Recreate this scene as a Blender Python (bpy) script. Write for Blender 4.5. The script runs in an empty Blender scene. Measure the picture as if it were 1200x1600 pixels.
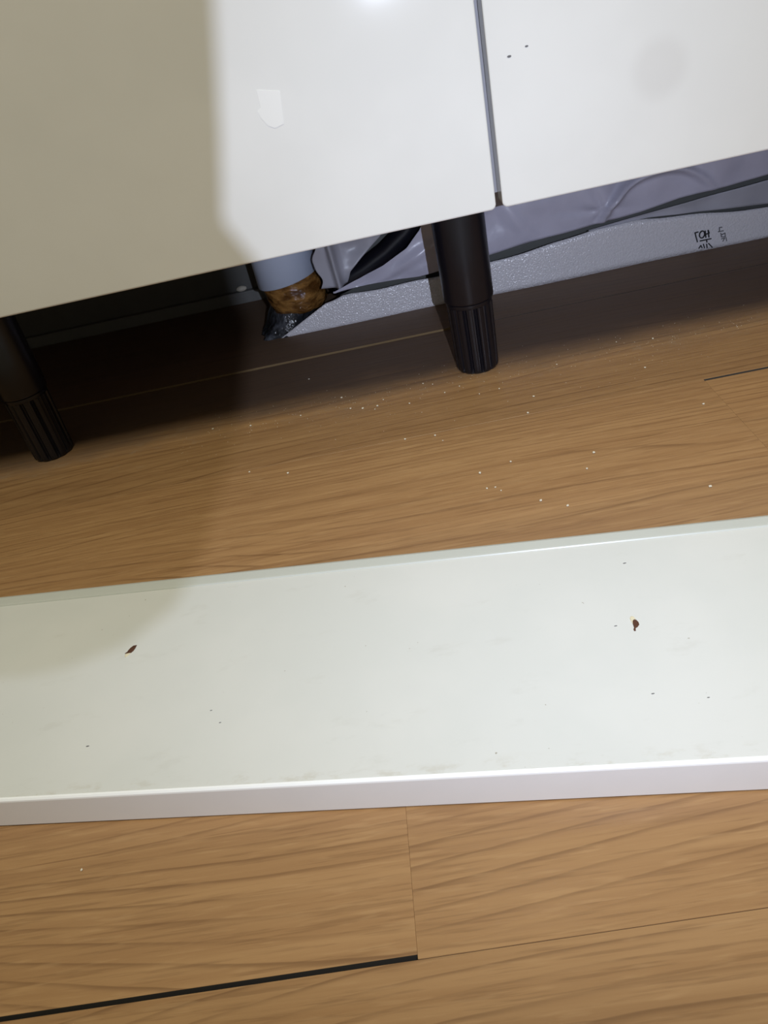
import bpy, bmesh, math, random
from mathutils import Vector, Matrix, noise

random.seed(7)
scene = bpy.context.scene
col = scene.collection

# ------------------------------------------------------------------ camera, world, lights, exposure
CAM_H = 0.28
R = Vector((0.97943281, -0.04734881, -0.19613635))
U = Vector((0.18826383, 0.56413346, 0.80393419))
Wd = Vector((-0.07258175, 0.8243249, -0.56144488))
rot = Matrix((R, U, -Wd)).transposed().to_4x4()
cam = bpy.data.cameras.new('camera')
cam.lens = 27.0
cam.sensor_width = 36.0
cam.clip_start = 0.002
cam_o = bpy.data.objects.new('camera', cam)
cam_o.matrix_world = Matrix.Translation((0, 0, CAM_H)) @ rot
col.objects.link(cam_o)
scene.camera = cam_o

world = bpy.data.worlds.new('room_ambient')
scene.world = world
world.use_nodes = True
bg = world.node_tree.nodes['Background']
bg.inputs[0].default_value = (1.0, 0.95, 0.76, 1)
bg.inputs[1].default_value = 0.11

LED = Vector((0, 0, CAM_H)) + R * 0.0450 + U * 0.0040 + Wd * 0.0005          # torch of the phone, 4.5 cm right of its lens
led = bpy.data.lights.new('phone_torch', 'AREA')
led.shape = 'DISK'
led.size = 0.00038
led.energy = 0.84
led.spread = math.radians(124)
led.color = (0.80, 0.88, 1.10)
led_o = bpy.data.objects.new('phone_torch', led)
aim = Wd + R * (700 - 600) / 1200 - U * (300 - 800) / 1200
led_o.location = LED
led_o.rotation_euler = aim.to_track_quat('-Z', 'Y').to_euler()
col.objects.link(led_o)

lamp = bpy.data.lights.new('ceiling_lamp', 'AREA')
lamp.shape = 'RECTANGLE'
lamp.size = 0.60
lamp.size_y = 0.60
lamp.energy = 35.0
lamp.color = (1.0, 0.95, 0.74)
lamp_o = bpy.data.objects.new('ceiling_lamp', lamp)
lamp_o.location = (0.10, -0.42, 2.30)
col.objects.link(lamp_o)

scene.view_settings.view_transform = 'Standard'
scene.view_settings.look = 'None'
scene.view_settings.gamma = 1.0
scene.view_settings.use_curve_mapping = False
scene.view_settings.exposure = 0.0


# ------------------------------------------------------------------ helpers
def srgb(r, g, b):
    f = lambda c: (c / 255 / 12.92) if c / 255 <= 0.04045 else ((c / 255 + 0.055) / 1.055) ** 2.4
    return (f(r), f(g), f(b), 1)


def obj(name, bm, mat, parent=None, smooth=False):
    me = bpy.data.meshes.new(name)
    bm.normal_update()
    bm.to_mesh(me)
    bm.free()
    if mat:
        me.materials.append(mat)
    if smooth:
        for p in me.polygons:
            p.use_smooth = True
    o = bpy.data.objects.new(name, me)
    col.objects.link(o)
    if parent:
        o.parent = parent
    return o


def empty(name, loc=(0, 0, 0)):
    o = bpy.data.objects.new(name, None)
    o.empty_display_size = 0.02
    o.location = loc
    col.objects.link(o)
    return o


def tag(o, label=None, cat=None, group=None, kind=None):
    if label: o['label'] = label
    if cat: o['category'] = cat
    if group: o['group'] = group
    if kind: o['kind'] = kind
    return o


def box(bm, x0, x1, y0, y1, z0, z1, bev=0, seg=2):
    m = Matrix.Translation(((x0 + x1) / 2, (y0 + y1) / 2, (z0 + z1) / 2)) @ Matrix.Diagonal((x1 - x0, y1 - y0, z1 - z0, 1))
    r = bmesh.ops.create_cube(bm, size=1, matrix=m)
    if bev:
        es = set()
        for v in r['verts']:
            es.update(v.link_edges)
        bmesh.ops.bevel(bm, geom=list(es), offset=bev, segments=seg, affect='EDGES', profile=0.5)


def loft(bm, rings, cap=True):
    vs = [[bm.verts.new(p) for p in r] for r in rings]
    n = len(vs[0])
    for a, b in zip(vs, vs[1:]):
        for i in range(n):
            bm.faces.new((a[i], a[(i + 1) % n], b[(i + 1) % n], b[i]))
    if cap:
        bm.faces.new(vs[0][::-1])
        bm.faces.new(vs[-1])


def tube(bm, pts, radii, n=16):
    pts = [Vector(p) for p in pts]
    rings = []
    up = Vector((0, 1, 0.01))
    for i, p in enumerate(pts):
        t = (pts[min(i + 1, len(pts) - 1)] - pts[max(i - 1, 0)]).normalized()
        a = t.cross(up)
        if a.length < 1e-4:
            a = t.cross(Vector((1, 0, 0)))
        a.normalize()
        b = t.cross(a)
        r = radii[i] if isinstance(radii, (list, tuple)) else radii
        rings.append([p + r * (math.cos(2 * math.pi * k / n) * a + math.sin(2 * math.pi * k / n) * b) for k in range(n)])
    loft(bm, rings)


def interp(poly, x):
    if x <= poly[0][0]: return poly[0][1]
    for (a, b), (c, d) in zip(poly, poly[1:]):
        if x <= c:
            t = (x - a) / (c - a)
            return b + (d - b) * t
    return poly[-1][1]


class N:
    """small node-graph builder"""
    def __init__(self, name):
        self.m = bpy.data.materials.new(name)
        self.m.use_nodes = True
        self.t = self.m.node_tree
        self.b = self.t.nodes['Principled BSDF']

    def node(self, typ, **kw):
        n = self.t.nodes.new(typ)
        for k, v in kw.items():
            setattr(n, k, v)
        return n

    def set(self, sock, v):
        if isinstance(v, bpy.types.NodeSocket):
            self.t.links.new(v, sock)
        elif v is not None:
            sock.default_value = v

    def math(self, op, a, b=None, c=None, clamp=False):
        n = self.node('ShaderNodeMath', operation=op)
        n.use_clamp = clamp
        for i, v in enumerate((a, b, c)):
            if v is not None:
                self.set(n.inputs[i], v)
        return n.outputs[0]

    def vec(self, x, y, z):
        n = self.node('ShaderNodeCombineXYZ')
        for i, v in enumerate((x, y, z)):
            self.set(n.inputs[i], v)
        return n.outputs[0]

    def noise(self, v, scale=1.0, detail=3, rough=0.5):
        n = self.node('ShaderNodeTexNoise')
        self.set(n.inputs['Vector'], v)
        n.inputs['Scale'].default_value = scale
        n.inputs['Detail'].default_value = detail
        n.inputs['Roughness'].default_value = rough
        return n.outputs[0]

    def ramp(self, v, lo, hi, a=0.0, b=1.0, smooth=True):
        n = self.node('ShaderNodeMapRange')
        n.interpolation_type = 'SMOOTHSTEP' if smooth else 'LINEAR'
        self.set(n.inputs[0], v)
        for i, q in enumerate((lo, hi, a, b)):
            n.inputs[i + 1].default_value = q
        return n.outputs[0]

    def mix(self, fac, a, b):
        n = self.node('ShaderNodeMix', data_type='RGBA')
        self.set(n.inputs[0], fac)
        self.set(n.inputs[6], a)
        self.set(n.inputs[7], b)
        return n.outputs[2]

    def pos(self):
        g = self.node('ShaderNodeNewGeometry')
        s = self.node('ShaderNodeSeparateXYZ')
        self.t.links.new(g.outputs['Position'], s.inputs[0])
        return g.outputs['Position'], s.outputs[0], s.outputs[1], s.outputs[2]

    def bump(self, h, strength, dist=0.001):
        n = self.node('ShaderNodeBump')
        n.inputs['Strength'].default_value = strength
        n.inputs['Distance'].default_value = dist
        self.set(n.inputs['Height'], h)
        self.t.links.new(n.outputs[0], self.b.inputs['Normal'])

    def base(self, c): self.set(self.b.inputs['Base Color'], c)
    def rough(self, v): self.set(self.b.inputs['Roughness'], v)


def plain(name, c, rough=0.5, noise_amt=0.0, nscale=200, bump=0.0, spec=0.5):
    n = N(name)
    p, x, y, z = n.pos()
    q = n.noise(p, nscale, 4)
    d = (c[0] * (1 - noise_amt), c[1] * (1 - noise_amt), c[2] * (1 - noise_amt), 1)
    n.base(n.mix(q, d, c))
    n.rough(rough)
    n.b.inputs['Specular IOR Level'].default_value = spec
    if bump:
        n.bump(q, bump)
    return n.m


# ------------------------------------------------------------------ materials
def mat_laminate():
    n = N('laminate_oak')
    p, x, y, z = n.pos()
    info = n.node('ShaderNodeObjectInfo')
    rnd = info.outputs['Random']
    # three printed strips per plank, each cut to staves
    sw = 0.0613
    row = n.math('FLOOR', n.math('DIVIDE', n.math('ADD', y, 5 * sw * 3 - 0.1333), sw))
    wn = n.node('ShaderNodeTexWhiteNoise', noise_dimensions='1D')
    n.set(wn.inputs['W'], row)
    stave = n.math('FLOOR', n.math('DIVIDE', n.math('ADD', x, n.math('ADD', n.math('MULTIPLY', wn.outputs[0], 1.5), 3.0)), 12.0))
    wn2 = n.node('ShaderNodeTexWhiteNoise', noise_dimensions='3D')
    n.set(wn2.inputs['Vector'], n.vec(row, stave, n.math('MULTIPLY', rnd, 7.0)))
    sid = wn2.outputs[0]
    off = n.math('MULTIPLY', sid, 37.0)
    # growth-ring contour lines
    warp = n.noise(n.vec(n.math('MULTIPLY', x, 2.2), n.math('MULTIPLY', y, 10.0), off), 1.0, 0.6, 0.4)
    slope = n.math('MULTIPLY', x, n.math('MULTIPLY', n.math('SUBTRACT', sid, 0.4), 0.07))
    rf = n.math('ADD', n.math('MULTIPLY', n.math('ADD', y, slope), 135.0), n.math('MULTIPLY', warp, 12.0))
    rf = n.math('ADD', rf, n.math('MULTIPLY', n.noise(n.vec(n.math('MULTIPLY', x, 24.0), n.math('MULTIPLY', y, 120.0), off), 1.0, 2), 0.22))
    fr = n.math('FRACT', rf)
    ring = n.math('MAXIMUM', n.math('POWER', n.ramp(fr, 0.62, 0.99), 3.0), n.ramp(fr, 0.0, 0.06, 1.0, 0.0))
    rmask = n.ramp(n.noise(n.vec(n.math('MULTIPLY', x, 4.0), n.math('MULTIPLY', y, 60.0), off), 1.0, 2), 0.36, 0.62, 0.22, 1.0)
    ring = n.math('MULTIPLY', ring, rmask)
    # fine pores / streaks
    st = n.noise(n.vec(n.math('MULTIPLY', x, 26.0), n.math('MULTIPLY', y, 620.0), off), 1.0, 3, 0.6)
    st2 = n.noise(n.vec(n.math('MULTIPLY', x, 5.0), n.math('MULTIPLY', y, 170.0), off), 1.0, 3, 0.6)
    cloud = n.noise(n.vec(n.math('MULTIPLY', x, 6.0), n.math('MULTIPLY', y, 20.0), off), 1.0, 3, 0.5)
    light = (0.375, 0.219, 0.099, 1)
    dark = (0.150, 0.074, 0.032, 1)
    c = n.mix(n.ramp(st2, 0.30, 0.72), (0.315, 0.176, 0.079, 1), light)
    c = n.mix(n.math('MULTIPLY', ring, 0.60), c, dark)
    c = n.mix(n.math('MULTIPLY', n.ramp(st, 0.50, 0.68), 0.34), c, dark)
    c = n.mix(n.math('MULTIPLY', n.ramp(cloud, 0.42, 0.75), 0.20), c, (0.26, 0.140, 0.066, 1))
    dash = n.noise(n.vec(n.math('MULTIPLY', x, 45.0), n.math('MULTIPLY', y, 420.0), off), 1.0, 2, 0.5)
    c = n.mix(n.math('MULTIPLY', n.ramp(dash, 0.55, 0.72), 0.28), c, (0.47, 0.295, 0.145, 1))
    # stave to stave tone
    hs = n.node('ShaderNodeHueSaturation')
    n.set(hs.inputs['Value'], n.math('ADD', 0.90, n.math('MULTIPLY', sid, 0.22)))
    hs.inputs['Saturation'].default_value = 1.0
    n.set(hs.inputs['Color'], c)
    c = hs.outputs[0]
    # settled dust and grime towards the wall (it lies on the boards)
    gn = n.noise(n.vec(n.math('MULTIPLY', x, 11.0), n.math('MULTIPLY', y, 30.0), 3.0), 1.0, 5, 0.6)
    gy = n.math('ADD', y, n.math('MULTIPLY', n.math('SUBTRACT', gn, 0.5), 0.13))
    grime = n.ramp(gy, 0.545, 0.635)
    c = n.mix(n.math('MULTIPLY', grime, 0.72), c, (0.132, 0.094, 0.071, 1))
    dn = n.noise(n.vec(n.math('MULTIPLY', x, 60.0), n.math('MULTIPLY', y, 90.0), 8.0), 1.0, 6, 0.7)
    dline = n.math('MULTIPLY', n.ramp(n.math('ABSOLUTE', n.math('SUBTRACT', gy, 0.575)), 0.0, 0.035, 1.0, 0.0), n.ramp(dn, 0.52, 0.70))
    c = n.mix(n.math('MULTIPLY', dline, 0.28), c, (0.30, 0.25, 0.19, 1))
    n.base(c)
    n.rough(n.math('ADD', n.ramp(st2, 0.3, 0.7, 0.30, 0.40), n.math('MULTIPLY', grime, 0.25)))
    n.b.inputs['Specular IOR Level'].default_value = 0.42
    n.bump(n.math('SUBTRACT', st, n.math('MULTIPLY', ring, 0.4)), 0.10, 0.0004)
    return n.m


def mat_door():
    n = N('gloss_white_door')
    p, x, y, z = n.pos()
    q = n.noise(p, 14.0, 3)
    c = n.mix(n.ramp(q, 0.35, 0.7), (0.79, 0.80, 0.785, 1), (0.82, 0.83, 0.815, 1))
    # one round greasy smudge on the right door
    dx = n.math('SUBTRACT', x, 0.1817)
    dz = n.math('SUBTRACT', z, 0.2015)
    d = n.math('SQRT', n.math('ADD', n.math('MULTIPLY', dx, dx), n.math('MULTIPLY', dz, dz)))
    c = n.mix(n.ramp(d, 0.010, 0.022, 0.16, 0.0), c, (0.50, 0.47, 0.45, 1))
    n.base(c)
    n.rough(n.ramp(q, 0.3, 0.7, 0.10, 0.13))
    n.b.inputs['Specular IOR Level'].default_value = 0.25
    return n.m


def mat_panel():
    n = N('satin_white_board')
    p, x, y, z = n.pos()
    q = n.noise(p, 16.0, 4)
    c = n.mix(n.ramp(q, 0.35, 0.7), (0.60, 0.615, 0.605, 1), (0.63, 0.64, 0.63, 1))
    # scattered grey scuffs and grit
    s1 = n.noise(n.vec(n.math('MULTIPLY', x, 26.0), n.math('MULTIPLY', y, 60.0), z), 1.0, 5, 0.65)
    c = n.mix(n.ramp(s1, 0.58, 0.74, 0.0, 0.16), c, (0.40, 0.39, 0.35, 1))
    s2 = n.noise(p, 420.0, 2)
    m2 = n.noise(p, 25.0, 2)
    c = n.mix(n.math('MULTIPLY', n.ramp(s2, 0.74, 0.79), n.ramp(m2, 0.50, 0.62)), c, (0.30, 0.27, 0.22, 1))
    ly = n.math('ADD', n.math('MULTIPLY', n.math('ADD', x, 0.0429), 0.1277), n.math('MULTIPLY', n.math('SUBTRACT', y, 0.1942), 0.9918))
    s3 = n.noise(n.vec(n.math('MULTIPLY', x, 70.0), n.math('MULTIPLY', y, 160.0), 2.0), 1.0, 5, 0.65)
    c = n.mix(n.math('MULTIPLY', n.ramp(ly, 0.002, 0.011, 1.0, 0.0), n.ramp(s3, 0.50, 0.66, 0.0, 0.26)), c, (0.36, 0.31, 0.20, 1))
    n.base(c)
    n.rough(0.42)
    n.b.inputs['Specular IOR Level'].default_value = 0.35
    return n.m


def mat_foam():
    n = N('pearly_foam_sheet')
    p, x, y, z = n.pos()
    v = n.node('ShaderNodeTexVoronoi')
    n.set(v.inputs['Vector'], p)
    v.inputs['Scale'].default_value = 620
    q = n.noise(p, 500, 3)
    n.base(n.mix(q, (0.72, 0.71, 0.75, 1), (0.86, 0.85, 0.90, 1)))
    n.rough(0.24)
    n.b.inputs['Specular IOR Level'].default_value = 0.9
    n.bump(n.math('ADD', v.outputs['Distance'], q), 0.45, 0.0009)
    return n.m


def mat_film(name, a, b, rough=0.28):
    n = N(name)
    p, x, y, z = n.pos()
    q = n.noise(p, 28, 4)
    n.base(n.mix(n.ramp(q, 0.3, 0.7), a, b))
    n.rough(rough)
    n.b.inputs['Specular IOR Level'].default_value = 0.6
    n.bump(n.noise(p, 120, 4), 0.12, 0.002)
    # thin film lets part of the light through
    tr = n.node('ShaderNodeBsdfTranslucent')
    tr.inputs[0].default_value = b
    mx = n.node('ShaderNodeMixShader')
    mx.inputs[0].default_value = 0.22
    out = n.t.nodes['Material Output']
    n.t.links.new(n.b.outputs[0], mx.inputs[1])
    n.t.links.new(tr.outputs[0], mx.inputs[2])
    n.t.links.new(mx.outputs[0], out.inputs[0])
    return n.m


def mat_tape():
    n = N('amber_packing_tape')
    p, x, y, z = n.pos()
    q = n.noise(n.vec(n.math('MULTIPLY', x, 60.0), n.math('MULTIPLY', y, 60.0), n.math('MULTIPLY', z, 130.0)), 1.0, 4)
    n.base(n.mix(n.ramp(q, 0.35, 0.65), (0.13, 0.055, 0.014, 1), (0.36, 0.18, 0.05, 1)))
    n.rough(0.12)
    n.bump(q, 1.0, 0.006)
    return n.m


def mat_wrap():
    n = N('dark_clear_wrap')
    p, x, y, z = n.pos()
    q = n.noise(n.vec(n.math('MULTIPLY', x, 90.0), n.math('MULTIPLY', y, 90.0), n.math('MULTIPLY', z, 50.0)), 1.0, 4)
    n.base(n.mix(n.ramp(q, 0.4, 0.7), (0.020, 0.022, 0.026, 1), (0.11, 0.12, 0.14, 1)))
    n.rough(0.15)
    n.bump(q, 1.0, 0.006)
    return n.m


M_FLOOR = mat_laminate()
M_DOOR = mat_door()
M_PANEL = mat_panel()
M_FOAM = mat_foam()
M_FILM = mat_film('milky_film', (0.60, 0.60, 0.73, 1), (0.68, 0.68, 0.82, 1))
M_FILM2 = mat_film('grey_film', (0.50, 0.505, 0.57, 1), (0.58, 0.585, 0.66, 1), 0.35)
M_SLIT_SHADE = plain('slit_shade_grey', (0.155, 0.160, 0.150, 1), 0.8, 0.3, 60)
M_TAPE = mat_tape()
M_WRAP = mat_wrap()
M_PIPE = plain('blue_grey_pvc', (0.60, 0.68, 0.84, 1), 0.28, 0.06, 40)
M_BLACK = plain('black_plastic', (0.0085, 0.0085, 0.0135, 1), 0.30, 0.25, 150, 0.03, 0.42)
M_SUB = plain('dark_underlay', (0.02, 0.017, 0.014, 1), 0.9, 0.2)
M_CORE = plain('dark_plank_core', (0.055, 0.048, 0.042, 1), 0.8, 0.2)
M_CORE2 = plain('tan_plank_core', (0.30, 0.20, 0.09, 1), 0.7, 0.2)
M_WALL = plain('grey_plaster', (0.16, 0.16, 0.15, 1), 0.85, 0.3, 30, 0.1)
M_BASE = plain('grey_skirting', (0.20, 0.20, 0.19, 1), 0.6, 0.2, 30)
M_BODY = plain('grey_chipboard_edge', (0.36, 0.36, 0.40, 1), 0.5, 0.1, 60)
M_STRIP = plain('white_lip', (0.56, 0.585, 0.56, 1), 0.35, 0.05, 40)
M_EDGE = plain('white_edge_band', (0.92, 0.94, 0.98, 1), 0.35, 0.06, 55)
M_CHIP = plain('bare_brown_board', (0.10, 0.035, 0.016, 1), 0.6, 0.5, 500)
M_FLAKE = plain('torn_paper', (0.74, 0.68, 0.50, 1), 0.7, 0.2, 600)
M_CRUMB = plain('pale_crumb', (0.75, 0.70, 0.58, 1), 0.8, 0.2, 900)
M_INK = plain('black_ink', (0.018, 0.018, 0.02, 1), 0.6, 0.1)
M_INK2 = plain('faded_ink', (0.14, 0.14, 0.145, 1), 0.6, 0.2)
M_PALE = plain('lighter_white', (0.87, 0.88, 0.86, 1), 0.30, 0.02, 60)
M_SKIN = plain('dark_skin', (0.16, 0.085, 0.06, 1), 0.7, 0.15, 300)  # kept dark so little torch light bounces off the finger
M_PHONE = plain('phone_black', (0.012, 0.012, 0.013, 1), 0.45, 0.1)
M_GLASS = plain('lens_cover', (0.02, 0.02, 0.025, 1), 0.1, 0.1)

# ------------------------------------------------------------------ setting: floor of planks, wall
bm = bmesh.new()
box(bm, -1.9, 1.9, -1.6, 0.92, -0.030, -0.0085)
floor = tag(obj('floor', bm, M_SUB), kind='structure')


def plank(x0, x1, y0, y1, dz=0.0, tilt=0.0, core=None):
    core = core or M_CORE
    bm = bmesh.new()
    hx, hy = (x1 - x0) / 2, (y1 - y0) / 2
    box(bm, -hx, hx, -hy, hy, -0.008, 0.0, 0.0001, 1)
    bm.normal_update()
    for f in bm.faces:
        f.material_index = 0 if f.normal.z > 0.5 else 1
    o = obj('plank', bm, M_FLOOR, floor)
    o.data.materials.append(core)
    o.location = ((x0 + x1) / 2, (y0 + y1) / 2, dz)
    o.rotation_euler = (0, tilt, 0)
    return o


PW = 0.1840
L = 1.2
g = 0.00006
rows = [(-0.4190, 0.30), (-0.2350, -0.25), (-0.0510, 0.47), (0.1330, -0.0375), (0.3170, 0.2040), (0.5010, -0.52), (0.6900, 0.05)]
for k, (y0, jx) in enumerate(rows):
    y1 = rows[k + 1][0] if k + 1 < len(rows) else 0.8950
    ya, yb = y0 + g, y1 - g
    for s in (-2, -1, 0, 1):
        x0, x1 = jx + s * L + 0.00002, jx + (s + 1) * L - 0.00002
        x0, x1 = max(x0, -1.85), min(x1, 1.85)
        if x1 - x0 < 0.05: continue
        a, b = ya, yb
        dz, tl = 0.0, 0.0
        if k == 3 and s == -1: a += 0.0017                 # open dark gap in front
        if k == 4 and s == 0: b -= 0.0024                  # open gap under the doors
        if k == 6: a += 0.0014
        if k == 6 and s == -1: dz = 0.0013
        plank(x0, x1, a, b, dz, tl, M_CORE2 if (k == 6 and s == -1) else None)
# front rows out of the picture
for y0, jx in ((-0.603, 0.1), (-0.787, -0.3), (-0.971, 0.35), (-1.155, -0.1)):
    for s in (-2, -1, 0, 1):
        x0, x1 = max(jx + s * L + g, -1.85), min(jx + (s + 1) * L - g, 1.85)
        if x1 - x0 > 0.05: plank(x0, x1, y0 + g, y0 + PW - g)

bm = bmesh.new()
box(bm, -1.9, 1.9, 0.905, 1.0, -0.03, 2.4)
tag(obj('wall_back', bm, M_WALL), kind='structure')
bm = bmesh.new()
box(bm, -1.9, 1.9, 0.8965, 0.9045, 0.0, 0.014, 0.001)
tag(obj('baseboard_back', bm, M_BASE), kind='structure')


# ------------------------------------------------------------------ kitchen cabinet: body, doors, legs
def door_mesh(w, h, t):
    """slab in local x 0..w, y 0..t, z 0..h with rounded corners and softened edges"""
    bm = bmesh.new()
    r, n = 0.0035, 5
    def outline(inset):
        pts = []
        rr = r - inset
        for cx, cz, a0 in ((w - r, r, -90), (w - r, h - r, 0), (r, h - r, 90), (r, r, 180)):
            for i in range(n + 1):
                a = math.radians(a0 + 90 * i / n)
                pts.append((cx + rr * math.cos(a), cz + rr * math.sin(a)))
        return pts
    rings = []
    for ins, y in ((0.0011, 0.0), (0.0005, 0.0002), (0.0001, 0.0006), (0.0, 0.0011), (0.0, t - 0.0008), (0.0006, t)):
        rings.append([Vector((x, y, z)) for x, z in outline(ins)])
    loft(bm, rings)
    return bm


def leg_tube_mesh():
    bm = bmesh.new()
    n = 40
    prof = [(0.0186, 0.0600), (0.0196, 0.0603), (0.0199, 0.0615), (0.0201, 0.0950), (0.0203, 0.1300), (0.0203, 0.1440), (0.0280, 0.1442), (0.0280, 0.1460)]
    loft(bm, [[Vector((r * math.cos(2 * math.pi * k / n), r * math.sin(2 * math.pi * k / n), z)) for k in range(n)] for r, z in prof])
    return bm


def leg_foot_mesh():
    bm = bmesh.new()
    fl, per = 13, 10
    n = fl * per
    prof = [(0.0150, 0.0, 0), (0.0163, 0.0006, 0.2), (0.0170, 0.0022, 0.7), (0.0172, 0.0045, 1), (0.0180, 0.0520, 1), (0.0181, 0.0560, 1), (0.0181, 0.0562, 0), (0.0184, 0.0575, 0), (0.0184, 0.0592, 0), (0.0172, 0.0598, 0), (0.0172, 0.0606, 0)]
    rings = []
    for r, z, d in prof:
        ring = []
        for k in range(n):
            ph = (k % per)
            gv = {0: 1.0, 1: 0.75, 9: 0.75, 2: 0.0, 8: 0.0}.get(ph, -0.12 if ph in (4, 5, 6) else 0.0)
            rr = r - d * gv * 0.0022
            a = 2 * math.pi * k / n
            ring.append(Vector((rr * math.cos(a), rr * math.sin(a), z)))
        rings.append(ring)
    loft(bm, rings)
    return bm


DY = 0.532                     # door fronts
DZ = 0.140
cab = empty('kitchen_cabinet', (0.0765, 0.71, 0))
tag(cab, 'white glossy kitchen base cabinet on black legs, its two doors meeting at the gap', 'cabinet', 'kitchen base cabinet and its added unseen neighbours')
bm = bmesh.new()
hw = 0.4325
T = 0.018
y0b, y1b = DY + 0.0200 - 0.71, 0.895 - 0.71
box(bm, -hw, hw, y0b + 0.012, y1b, 0.1460, 0.1640)                  # bottom board
box(bm, -hw, -hw + T, y0b, y1b, 0.1640, 0.86)
box(bm, hw - T, hw, y0b, y1b, 0.1640, 0.86)
box(bm, -T / 2, T / 2, y0b, y1b - 0.02, 0.1460, 0.842)      # middle partition
box(bm, -hw + T, hw - T, y0b, y1b, 0.842, 0.86)
box(bm, -hw + T, hw - T, y1b - 0.006, y1b, 0.1640, 0.842)
body = obj('body', bm, M_BODY, cab)
door_parts = []
for s in (-1, 1):
    w = hw - 0.0022 - 0.0005
    d = obj('door', door_mesh(w, 0.716, 0.018), M_DOOR, cab)
    d.location = ((-hw + 0.0005) if s < 0 else 0.0022, DY - 0.71, DZ)
    d.rotation_euler = (math.radians(0.9), 0, 0)
    door_parts.append(d)
legs = []
for lx in (0.0540, -0.3225, 0.4300):
    t = obj('leg', leg_tube_mesh(), M_BLACK, cab, True)
    t.location = (lx - 0.0765, 0.6000 - 0.71, 0)
    ft = obj('leg_foot', leg_foot_mesh(), M_BLACK, t)
    legs.append(t)
for o in legs:
    m = o.data
    for p in m.polygons: p.use_smooth = True

# pale patch and specks on the doors
def flat_patch(name, pts, mat, parent, depth=0.0002):
    """pts in world x,z on a door front"""
    bm = bmesh.new()
    ox, oz = parent.location.x + 0.0765, parent.location.z
    fr = [Vector((x - ox, -depth, z - oz)) for x, z in pts]
    bk = [Vector((x - ox, 0.0004, z - oz)) for x, z in pts]
    loft(bm, [fr, bk])
    return obj(name, bm, mat, parent)

flat_patch('pale_patch', [(-0.0612, 0.2396), (-0.0475, 0.2362), (-0.0488, 0.2270), (-0.0500, 0.2185), (-0.0560, 0.2172), (-0.0600, 0.2195), (-0.0630, 0.2245), (-0.0640, 0.2285), (-0.0612, 0.2300)], M_PALE, door_parts[0])  # flat patch a little whiter than the door
for (x, z, r) in ((0.1024, 0.2295, 0.0008), (0.0916, 0.2263, 0.0010)):
    flat_patch('speck', [(x + r * math.cos(a) * 1.4, z + r * 0.7 * math.sin(a)) for a in [i * math.pi / 3 for i in range(6)]], M_INK2, door_parts[1], 0.00015)


def copy_tree(o, parent=None):
    c = o.copy()
    col.objects.link(c)
    c.parent = parent
    for ch in o.children:
        if ch.name.split('.')[0] in ('pale_patch', 'speck'): continue
        copy_tree(ch, c)
    return c

for sx, lab in ((-1, 'unseen white base cabinet added to keep stray light out, past the left picture edge'), (1, 'unseen white base cabinet added to keep stray light out, past the right picture edge')):
    c = copy_tree(cab)  # unseen neighbours added to block light from reaching under the doors
    c.location.x += sx * 0.8655
    c['label'] = lab

# ------------------------------------------------------------------ things behind the legs
def sheet(name, x0, x1, bot, top, y0, fold, mat, nx=120, nz=40, thick=0.0005, xs=None):
    bm = bmesh.new()
    g = []
    for i in range(nx + 1):
        x = x0 + (x1 - x0) * i / nx
        b, t = bot(x), top(x)
        g.append([bm.verts.new((x if xs is None else xs(x, j / nz), y0 + fold(x, b + (t - b) * j / nz, j / nz), b + (t - b) * j / nz)) for j in range(nz + 1)])
    for i in range(nx):
        for j in range(nz):
            bm.faces.new((g[i][j], g[i + 1][j], g[i + 1][j + 1], g[i][j + 1]))
    o = obj(name, bm, mat, None, True)
    md = o.modifiers.new('thickness', 'SOLIDIFY')
    md.thickness = thick
    md.offset = 0
    return o


# foam sheet standing along the wall
foam_top = [(-0.145, 0.020), (-0.11, 0.026), (-0.0725, 0.0310), (-0.0266, 0.0300), (0.0379, 0.0290), (0.096, 0.0320), (0.166, 0.0385), (0.2036, 0.0437), (0.2466, 0.0418), (0.314, 0.0336), (0.363, 0.028), (0.45, 0.024)]
f_o = sheet('foam_sheet', -0.110, 0.50, lambda x: 0.0, lambda x: interp(foam_top, x) + 0.0006 * math.sin(x * 90), 0.757,
            lambda x, z, v: 0.0008 * math.sin(x * 31) + 0.0015 * v, M_FOAM, 140, 8, 0.003, lambda x, v: x + (0.055 * (v - 0.35) if x < -0.11 else 0.055 * (v - 0.35) * max(0, (-0.04 - x) / 0.07)))
tag(f_o, 'pearly white foam sheet standing on the floor behind the leg', 'foam sheet')


def stroke(pts, name, mat, w):
    bm = bmesh.new()
    for (a, b), (c, d) in zip(pts, pts[1:]):
        A, B = Vector((a, 0, b)), Vector((c, 0, d))
        t = (B - A).normalized()
        nrm = Vector((-t.z, 0, t.x)) * w / 2
        A = A - t * w * 0.3
        B = B + t * w * 0.3
        q = [A + nrm, A - nrm, B - nrm, B + nrm]
        yy = 0.7550 + 0.0008 * math.sin((a + c) / 2 * 31) + 0.0004
        loft(bm, [[p + Vector((0, yy - 0.0003, 0)) for p in q], [p + Vector((0, yy + 0.0007, 0)) for p in q]])
    return obj(name, bm, mat, f_o)


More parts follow.
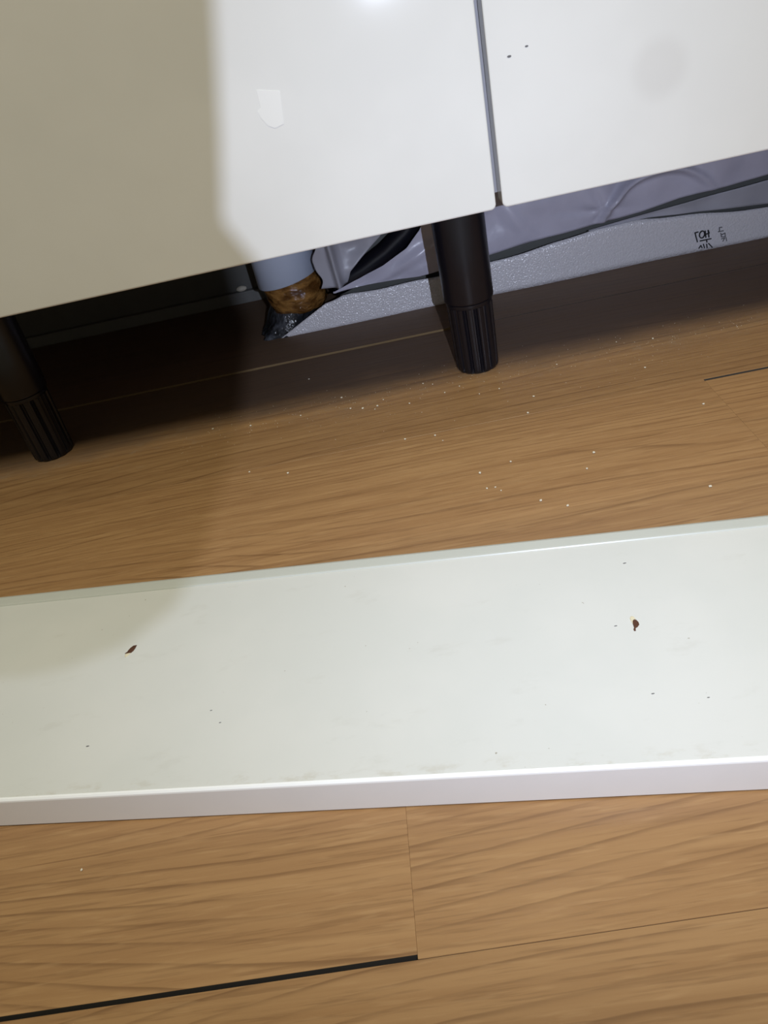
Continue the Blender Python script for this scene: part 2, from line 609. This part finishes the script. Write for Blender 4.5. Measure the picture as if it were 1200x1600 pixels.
pr = 0.0010
stroke([(0.2966, 0.0193), (0.2936, 0.0191), (0.2962, 0.0098)], 'printed_mark', M_INK, pr)
stroke([(0.3005 + 0.0025 * math.cos(i * math.pi / 6), 0.0161 + 0.0034 * math.sin(i * math.pi / 6)) for i in range(13)], 'printed_mark', M_INK, pr)
stroke([(0.3034, 0.0189), (0.3038, 0.0156), (0.3043, 0.0125)], 'printed_mark', M_INK, pr)
stroke([(0.3038, 0.0156), (0.3073, 0.0160), (0.3062, 0.0190), (0.3072, 0.0122)], 'printed_mark', M_INK, pr)
stroke([(0.2988, 0.0102), (0.3094, 0.0102)], 'printed_mark', M_INK, pr)
stroke([(0.3050, 0.0100), (0.3054, 0.0076)], 'printed_mark', M_INK, pr)
stroke([(0.2978, 0.0032), (0.2996, 0.0056), (0.3010, 0.0030)], 'printed_mark', M_INK, pr)
stroke([(0.3021, 0.0063), (0.3032, 0.0026)], 'printed_mark', M_INK, pr)
stroke([(0.3052, 0.0058), (0.3058, 0.0021)], 'printed_mark', M_INK, pr)
stroke([(0.3071, 0.0060), (0.3108, 0.0015)], 'printed_mark', M_INK, pr)
pr = 0.0006
stroke([(0.3159, 0.0156), (0.3209, 0.0155)], 'faded_mark', M_INK2, pr)
stroke([(0.3194, 0.0192), (0.3170, 0.0194), (0.3171, 0.0160)], 'faded_mark', M_INK2, pr)
stroke([(0.3185, 0.0138), (0.3193, 0.0099), (0.3230, 0.0093), (0.3226, 0.0130), (0.3190, 0.0118)], 'faded_mark', M_INK2, pr)
stroke([(0.3194, 0.0080), (0.3225, 0.0082), (0.3208, 0.0052)], 'faded_mark', M_INK2, pr)
stroke([(0.3237, 0.0084), (0.3245, 0.0048)], 'faded_mark', M_INK2, pr)

# dull grey sheet added to make the slits look dark
o = sheet('slit_shade', -0.06, 0.52, lambda x: 0.0, lambda x: 0.125, 0.790, lambda x, z, v: 0.002 * math.sin(x * 25), M_SLIT_SHADE, 40, 4, 0.001)
tag(o, 'dull dark grey sheet added as the shade in the slits behind the film', 'sheet')


def nz(x, z, s, o=0.0):
    return noise.noise(Vector((x * s, z * s, o)))


def ridge(d, w):
    return math.exp(-(d / w) ** 2)


film_bot = [(-0.062, 0.0425), (-0.018, 0.0428), (0.0226, 0.0404), (0.0448, 0.0419), (0.0951, 0.0470), (0.1321, 0.0510), (0.1627, 0.0520), (0.2024, 0.0545), (0.2355, 0.0560), (0.2711, 0.0605), (0.318, 0.0625), (0.3527, 0.0650), (0.52, 0.073)]
film_topl = [(-0.062, 0.0440), (-0.035, 0.0500), (-0.010, 0.0580), (0.015, 0.0690), (0.030, 0.0830), (0.045, 0.110), (0.055, 0.139)]


def film_fold(x, z, v):
    y = 0.006 * nz(x, z, 13, 1.0) + 0.004 * nz(x, z, 34, 2.0)
    # diagonal creases fanning from a pinch point
    px, pz = 0.199, 0.066
    a = math.atan2(z - pz, x - px)
    r = math.hypot(x - px, z - pz)
    y -= 0.0035 * abs(math.sin(a * 3.0 + 0.4)) * math.exp(-r / 0.05)
    # crescent-shaped raised fold right of the pinch
    cx, cz, rr = 0.252, 0.040, 0.058
    d = math.hypot((x - cx) * 0.9, z - cz) - rr * 0.86
    if 0.19 < x < 0.32:
        y -= 0.0085 * ridge(d, 0.0032) * min(1, (x - 0.19) / 0.01) * min(1, (0.32 - x) / 0.05)
    y -= 0.004 * ridge((x - 0.128) * 0.8 + (z - 0.06) * 0.55, 0.008)
    y -= 0.003 * ridge((x + 0.0) * 0.45 - (z - 0.05), 0.006)
    return y * min(1, 0.35 + v * 3)


o = sheet('plastic_film', -0.062, 0.52, lambda x: interp(film_bot, x), lambda x: min(0.139, max(interp(film_topl, x), interp(film_bot, x) + 0.002)), 0.737, film_fold, M_FILM, 260, 44)
tag(o, 'crumpled milky plastic film hanging behind the leg above the foam sheet', 'plastic film')

# second film layer at the right
c_top = [(0.19, 0.0445), (0.21, 0.0465), (0.2711, 0.0510), (0.318, 0.0535), (0.3527, 0.0560), (0.52, 0.063)]
c_bot = [(0.19, 0.0440), (0.2466, 0.0452), (0.314, 0.0385), (0.363, 0.0338), (0.52, 0.028)]
o = sheet('plastic_film', 0.19, 0.52, lambda x: interp(c_bot, x), lambda x: interp(c_top, x), 0.750, lambda x, z, v: 0.0025 * nz(x, z, 30, 5) + 0.001 * math.sin(v * 3), M_FILM2, 90, 10)
tag(o, 'narrow wedge of grey film between the hanging film and the foam, right', 'plastic film')

# crumpled flap beside the pipe
fl_bot = [(-0.074, 0.046), (-0.0575, 0.0440), (-0.047, 0.0450), (-0.042, 0.0560), (-0.033, 0.0630), (-0.008, 0.0810), (0.010, 0.0980), (0.030, 0.120), (0.05, 0.134)]


def flap_fold(x, z, v):
    y = 0.006 * nz(x, z, 30, 9.0) + 0.005 * nz(x, z, 60, 4.0)
    y *= max(0.15, min(1, (x + 0.056) / 0.008)) if x > -0.056 else 0.15
    y -= 0.010 * ridge(x + 0.0555 + (z - 0.06) * 0.05, 0.003)
    y += 0.20 * max(0, x + 0.052)
    return y


o = sheet('plastic_film', -0.074, 0.05, lambda x: interp(fl_bot, x), lambda x: max(0.136, interp(fl_bot, x) + 0.002), 0.745, flap_fold, M_FILM2, 110, 44, 0.0005, lambda x, v: x + (0.004 * nz(v * 0.25, 0, 30, 2.5) + 0.003 * math.sin(v * 17)) * max(0, (-0.060 - x) / 0.014))
tag(o, 'creased grey film flap hanging right beside the drain pipe', 'plastic film')

# black tube standing in for the shaded gap between the folds
bm = bmesh.new()
hp = [(-0.062, 0.775, 0.0370), (-0.050, 0.774, 0.0405), (-0.030, 0.774, 0.0470), (-0.005, 0.774, 0.0590), (0.018, 0.774, 0.0740), (0.040, 0.774, 0.096), (0.060, 0.775, 0.130)]
tube(bm, hp, 0.0110, 14)
tag(obj('gap_shade', bm, M_BLACK, None, True), 'dark curved band put in as gap shade, slanting up between the film folds', 'gap_shade')

# drain pipe with tape and wrap
pipe = empty('drain_pipe', (-0.1085, 0.792, 0))
tag(pipe, 'blue-grey drain pipe with brown tape around its lower end', 'pipe')


def ring(cx, cy, z, r, n=48, wob=0.0, seed=0, tiltx=0.0, flare=None):
    out = []
    for k in range(n):
        a = 2 * math.pi * k / n
        rr = r * (1 + wob * noise.noise(Vector((math.cos(a) * 2.2, math.sin(a) * 2.2, z * 60 + seed))))
        x, y = cx + rr * math.cos(a), cy + rr * math.sin(a)
        out.append(Vector((x, y, z + tiltx * (x - cx))))
    return out


bm = bmesh.new()
loft(bm, [ring(0, 0, 0.0500, 0.0275, tiltx=0.13), ring(0, 0, 0.0500, 0.0312, tiltx=0.13), ring(0, 0, 0.0510, 0.0324, tiltx=0.13), ring(0, 0, 0.090, 0.0326), ring(0, 0, 0.1455, 0.0326)])
obj('pipe_end', bm, M_PIPE, pipe, True)
bm = bmesh.new()
loft(bm, [ring(0.005, 0, 0.0190, 0.0270, wob=0.10, seed=1), ring(0.005, 0, 0.0230, 0.0292, wob=0.08, seed=1), ring(0.004, 0, 0.0310, 0.0303, wob=0.05, seed=1), ring(0.003, 0, 0.041, 0.0306, wob=0.04, seed=2), ring(0.001, 0, 0.0540, 0.0308, wob=0.02, seed=2)])
obj('tape', bm, M_TAPE, pipe, True)
bm = bmesh.new()
loft(bm, [ring(-0.014, -0.012, 0.0002, 0.0270, wob=0.25, seed=5), ring(-0.012, -0.009, 0.005, 0.0262, wob=0.20, seed=5), ring(-0.008, -0.005, 0.012, 0.0255, wob=0.16, seed=5), ring(-0.003, -0.001, 0.019, 0.0262, wob=0.10, seed=5), ring(0.003, 0, 0.026, 0.0272, wob=0.06, seed=5)])
obj('wrap', bm, M_WRAP, pipe, True)

# pale pebble on the skirting left of the pipe
bm = bmesh.new()
bmesh.ops.create_icosphere(bm, subdivisions=2, radius=1, matrix=Matrix.Translation((-0.1800, 0.8995, 0.0172)) @ Matrix.Diagonal((0.0066, 0.0030, 0.0034, 1)))
tag(obj('plaster_crumb', bm, M_CRUMB, None, True), 'small white lump lying on the skirting left of the drain pipe', 'crumb')

# ------------------------------------------------------------------ toe-kick panel on the floor
ANG = math.atan2(0.1755 - 0.2178, 0.1027 + 0.2258)
pan = empty('toe_kick_panel', (-0.0429, 0.1942, 0))
pan.rotation_euler = (0, 0, ANG)
tag(pan, 'long white toe-kick board lying flat on the wooden floor', 'board')
TH = 0.0188
WB = 0.1372          # satin face
bm = bmesh.new()
box(bm, -0.62, 0.62, 0.0012, WB, 0.0, TH, 0.0006, 2)
board = obj('board', bm, M_PANEL, pan)
# front edge band
bm = bmesh.new()
prof = [(0.0013, 0.0004), (0.0004, 0.0004), (0.0, 0.0010), (0.0, TH - 0.0010), (0.0002, TH - 0.0003), (0.0009, TH + 0.0003), (0.0018, TH + 0.0003), (0.0022, TH - 0.0002)]
loft(bm, [[Vector((x, y, z)) for y, z in prof] for x in (-0.62, 0.62)])
obj('edge_band', bm, M_EDGE, pan)
# back sealing lip: little ridge, then a rounded strip falling to the floor
bm = bmesh.new()
prof = [(WB - 0.0006, 0.0002), (WB - 0.0006, TH + 0.0001), (WB - 0.0002, TH + 0.0006), (WB + 0.0006, TH + 0.0006), (WB + 0.0012, TH), (WB + 0.0018, TH - 0.0012), (WB + 0.0026, TH - 0.0018), (WB + 0.0110, TH - 0.0026), (WB + 0.0132, TH - 0.0036), (WB + 0.0142, TH - 0.0058), (WB + 0.0142, 0.0040), (WB + 0.0130, 0.0002)]
loft(bm, [[Vector((x, y, z)) for y, z in prof] for x in (-0.62, 0.62)])
obj('sealing_lip', bm, M_STRIP, pan)


def blob(name, wx, wy, pts, mat, parent, h):
    """thin irregular patch on the panel face around world point wx, wy"""
    ca, sa = math.cos(-ANG), math.sin(-ANG)
    bm = bmesh.new()
    lo, hi = [], []
    for px, py in pts:
        X, Y = wx + px - pan.location.x, wy + py - pan.location.y
        lx, ly = X * ca - Y * sa, X * sa + Y * ca
        lo.append(Vector((lx, ly, TH - 0.0004)))
        hi.append(Vector((lx, ly, TH + h)))
    c = sum(hi, Vector()) / len(hi)
    loft(bm, [lo, hi, [c + (p - c) * 0.7 + Vector((0, 0, h * 0.6)) for p in hi]])
    return obj(name, bm, mat, parent)


k = 0.00031
f1 = blob('chip', -0.1746, 0.3006, [(a * k, b * k * 1.7) for a, b in [(-10, -3.5), (-6.5, -2.5), (-5.5, 0), (-2.5, 3.5), (2, 6), (8, 6), (7, 2), (5, -1.5), (1.5, -4), (-4, -4.5)]], M_CHIP, pan, 0.0002)
tag(f1, 'dark brown chip at the shaded end')
blob('torn_flake', -0.1746, 0.3006, [(a * k, b * k * 1.7) for a, b in [(-8, -4.5), (-3, -4.2), (1.0, -4.4), (-2, -7), (-6, -9), (-8, -8)]], M_FLAKE, f1, 0.0003)
f2 = blob('chip', 0.0775, 0.2559, [(a * k, b * k * 1.7) for a, b in [(-6, -9), (-3.5, -9), (-3, -6), (1, -5), (5, -2.5), (5.5, 0.5), (4, 3.5), (1, 4.5), (-2, 3), (-3.5, -1), (-4, -5), (-6, -7)]], M_CHIP, pan, 0.0002)
blob('torn_flake', 0.0775, 0.2559, [(a * k, b * k * 1.7) for a, b in [(-3.8, -1), (-2, 3), (1, 4.5), (3.5, 4), (2, 8), (-1, 9), (-4, 7)]], M_FLAKE, f2, 0.0003)
for i, (wx, wy, r) in enumerate([(0.0856, 0.298, 0.0006), (-0.1815, 0.2396, 0.0006), (0.0688, 0.2564, 0.0005), (-0.1231, 0.2483, 0.0004), (-0.1176, 0.2399, 0.0004), (0.0719, 0.2147, 0.0005), (0.0921, 0.2081, 0.0004), (0.134, 0.213, 0.0006)]):
    blob('speck', wx, wy, [(r * 1.5 * math.cos(q * math.pi / 3), r * 0.6 * math.sin(q * math.pi / 3)) for q in range(6)], M_INK2, board, 0.0001)

# ------------------------------------------------------------------ crumbs on the floor
crumbs = [(-0.0083, 0.5555), (-0.0365, 0.5576), (-0.0639, 0.591), (-0.0565, 0.5675), (-0.0464, 0.5631), (-0.0342, 0.5623), (0.0131, 0.5815), (0.0055, 0.5863), (0.0211, 0.562), (-0.0159, 0.4995), (0.0064, 0.4963), (0.0111, 0.4867), (-0.1046, 0.4839), (-0.1351, 0.4969), (0.0524, 0.4411), (0.1948, 0.5826), (0.0633, 0.5497), (0.0857, 0.5258), (0.0765, 0.5022), (0.0304, 0.4343), (0.032, 0.4148), (0.0374, 0.4144), (0.0403, 0.4095), (0.0617, 0.3903), (0.106, 0.4324), (0.0758, 0.3799), (0.1906, 0.4664), (0.1583, 0.3723), (0.0969, 0.4154), (-0.1778, 0.1889), (-0.1754, 0.5813), (-0.1416, 0.5729), (-0.0988, 0.5731), (-0.029, 0.5717), (0.0339, 0.5681), (0.0472, 0.5478), (0.1676, 0.5904), (0.1734, 0.5361), (0.114, 0.5717), (-0.0941, 0.6425)]
bm = bmesh.new()
bmesh.ops.create_icosphere(bm, subdivisions=1, radius=1)
for v in bm.verts:
    v.co *= 0.75 + 0.5 * random.random()
proto = obj('crumb', bm, M_CRUMB)
for i, (x, y) in enumerate(crumbs):
    o = proto if i == 0 else proto.copy()
    if i: col.objects.link(o)
    r = 0.00055 + 0.0005 * random.random()
    o.scale = (r * 1.3, r, r * 0.8)
    o.rotation_euler = (0, 0, random.random() * 6)
    o.location = (x, y, r * 0.75)
    tag(o, 'tiny pale crumb lying on the wooden floor', 'crumb', 'pale crumbs scattered on the floor')
# fine dust, too small to count
bm = bmesh.new()
for i in range(420):
    x = random.uniform(-0.2, 0.36)
    y = 0.575 + random.gauss(0, 0.022) + 0.02 * nz(x, 0, 9, 3)
    r = random.uniform(0.00010, 0.00028)
    bmesh.ops.create_cone(bm, cap_ends=True, segments=4, radius1=r, radius2=r * 0.5, depth=r, matrix=Matrix.Translation((x, y, r / 2)))
tag(obj('dust', bm, M_CRUMB), 'fine pale dust in a band on the floor under the cabinet', 'dust', kind='stuff')

# ------------------------------------------------------------------ the photographer's phone and fingertip (behind the picture plane)
ph = empty('phone', (0, 0, CAM_H))
ph.matrix_world = Matrix.Translation((0, 0, CAM_H)) @ rot
tag(ph, 'black phone that takes the picture, its torch switched on', 'phone')
bm = bmesh.new()
box(bm, -0.020, 0.058, -0.125, 0.025, 0.0045, 0.0125, 0.003, 3)
obj('phone_body', bm, M_PHONE, ph)
bm = bmesh.new()
loft(bm, [ring(0, 0, 0.0040, 0.0070), ring(0, 0, 0.0050, 0.0075)])
obj('lens_glass', bm, M_GLASS, ph)

# finger hanging over part of the torch
fing = []
axis = [  # u, d (distance in front of the torch), v of the centre line, half width in u
    (-0.90, 0.0104, -0.905, 0.06), (-0.89, 0.0105, -0.875, 0.17), (-0.87, 0.0106, -0.82, 0.26), (-0.85, 0.0108, -0.72, 0.35),
    (-0.80, 0.0113, -0.52, 0.46), (-0.77, 0.0118, -0.38, 0.510), (-0.77, 0.0119, -0.30, 0.515), (-0.77, 0.0121, -0.24, 0.488), (-0.77, 0.0123, -0.15, 0.515), (-0.76, 0.0125, 0.00, 0.545), (-0.74, 0.0130, 0.30, 0.57),
    (-0.74, 0.0130, 1.00, 0.58), (-0.74, 0.0125, 2.00, 0.60), (-0.74, 0.0080, 3.40, 0.64), (-0.74, -0.0010, 4.4, 0.66), (-0.74, -0.0130, 4.9, 0.66), (-0.74, -0.0400, 5.1, 0.66)]
D0 = 0.0125
rings = []
for i, (u, d, v, hw_) in enumerate(axis):
    s = d if i < 10 else D0
    c = LED + Vector((u * s, d, (v + 0.045) * s))
    rings.append((c, hw_ * s))
bm = bmesh.new()
cs = [r[0] for r in rings]
rr = []
for i, (c, w) in enumerate(rings):
    t = (cs[min(i + 1, len(cs) - 1)] - cs[max(i - 1, 0)]).normalized()
    a = Vector((1, 0, 0))
    b = t.cross(a).normalized()
    rr.append([c + a * w * math.cos(2 * math.pi * k / 28) + b * w * 0.30 * (1 if i < 11 else 1.6 if i < 13 else 2.4) * math.sin(2 * math.pi * k / 28) for k in range(28)])
loft(bm, rr)
bmesh.ops.recalc_face_normals(bm, faces=bm.faces)
fo = obj('person', bm, M_SKIN, None, True)
tag(fo, 'fingertip of the person holding the phone, dangling over its torch', 'person')
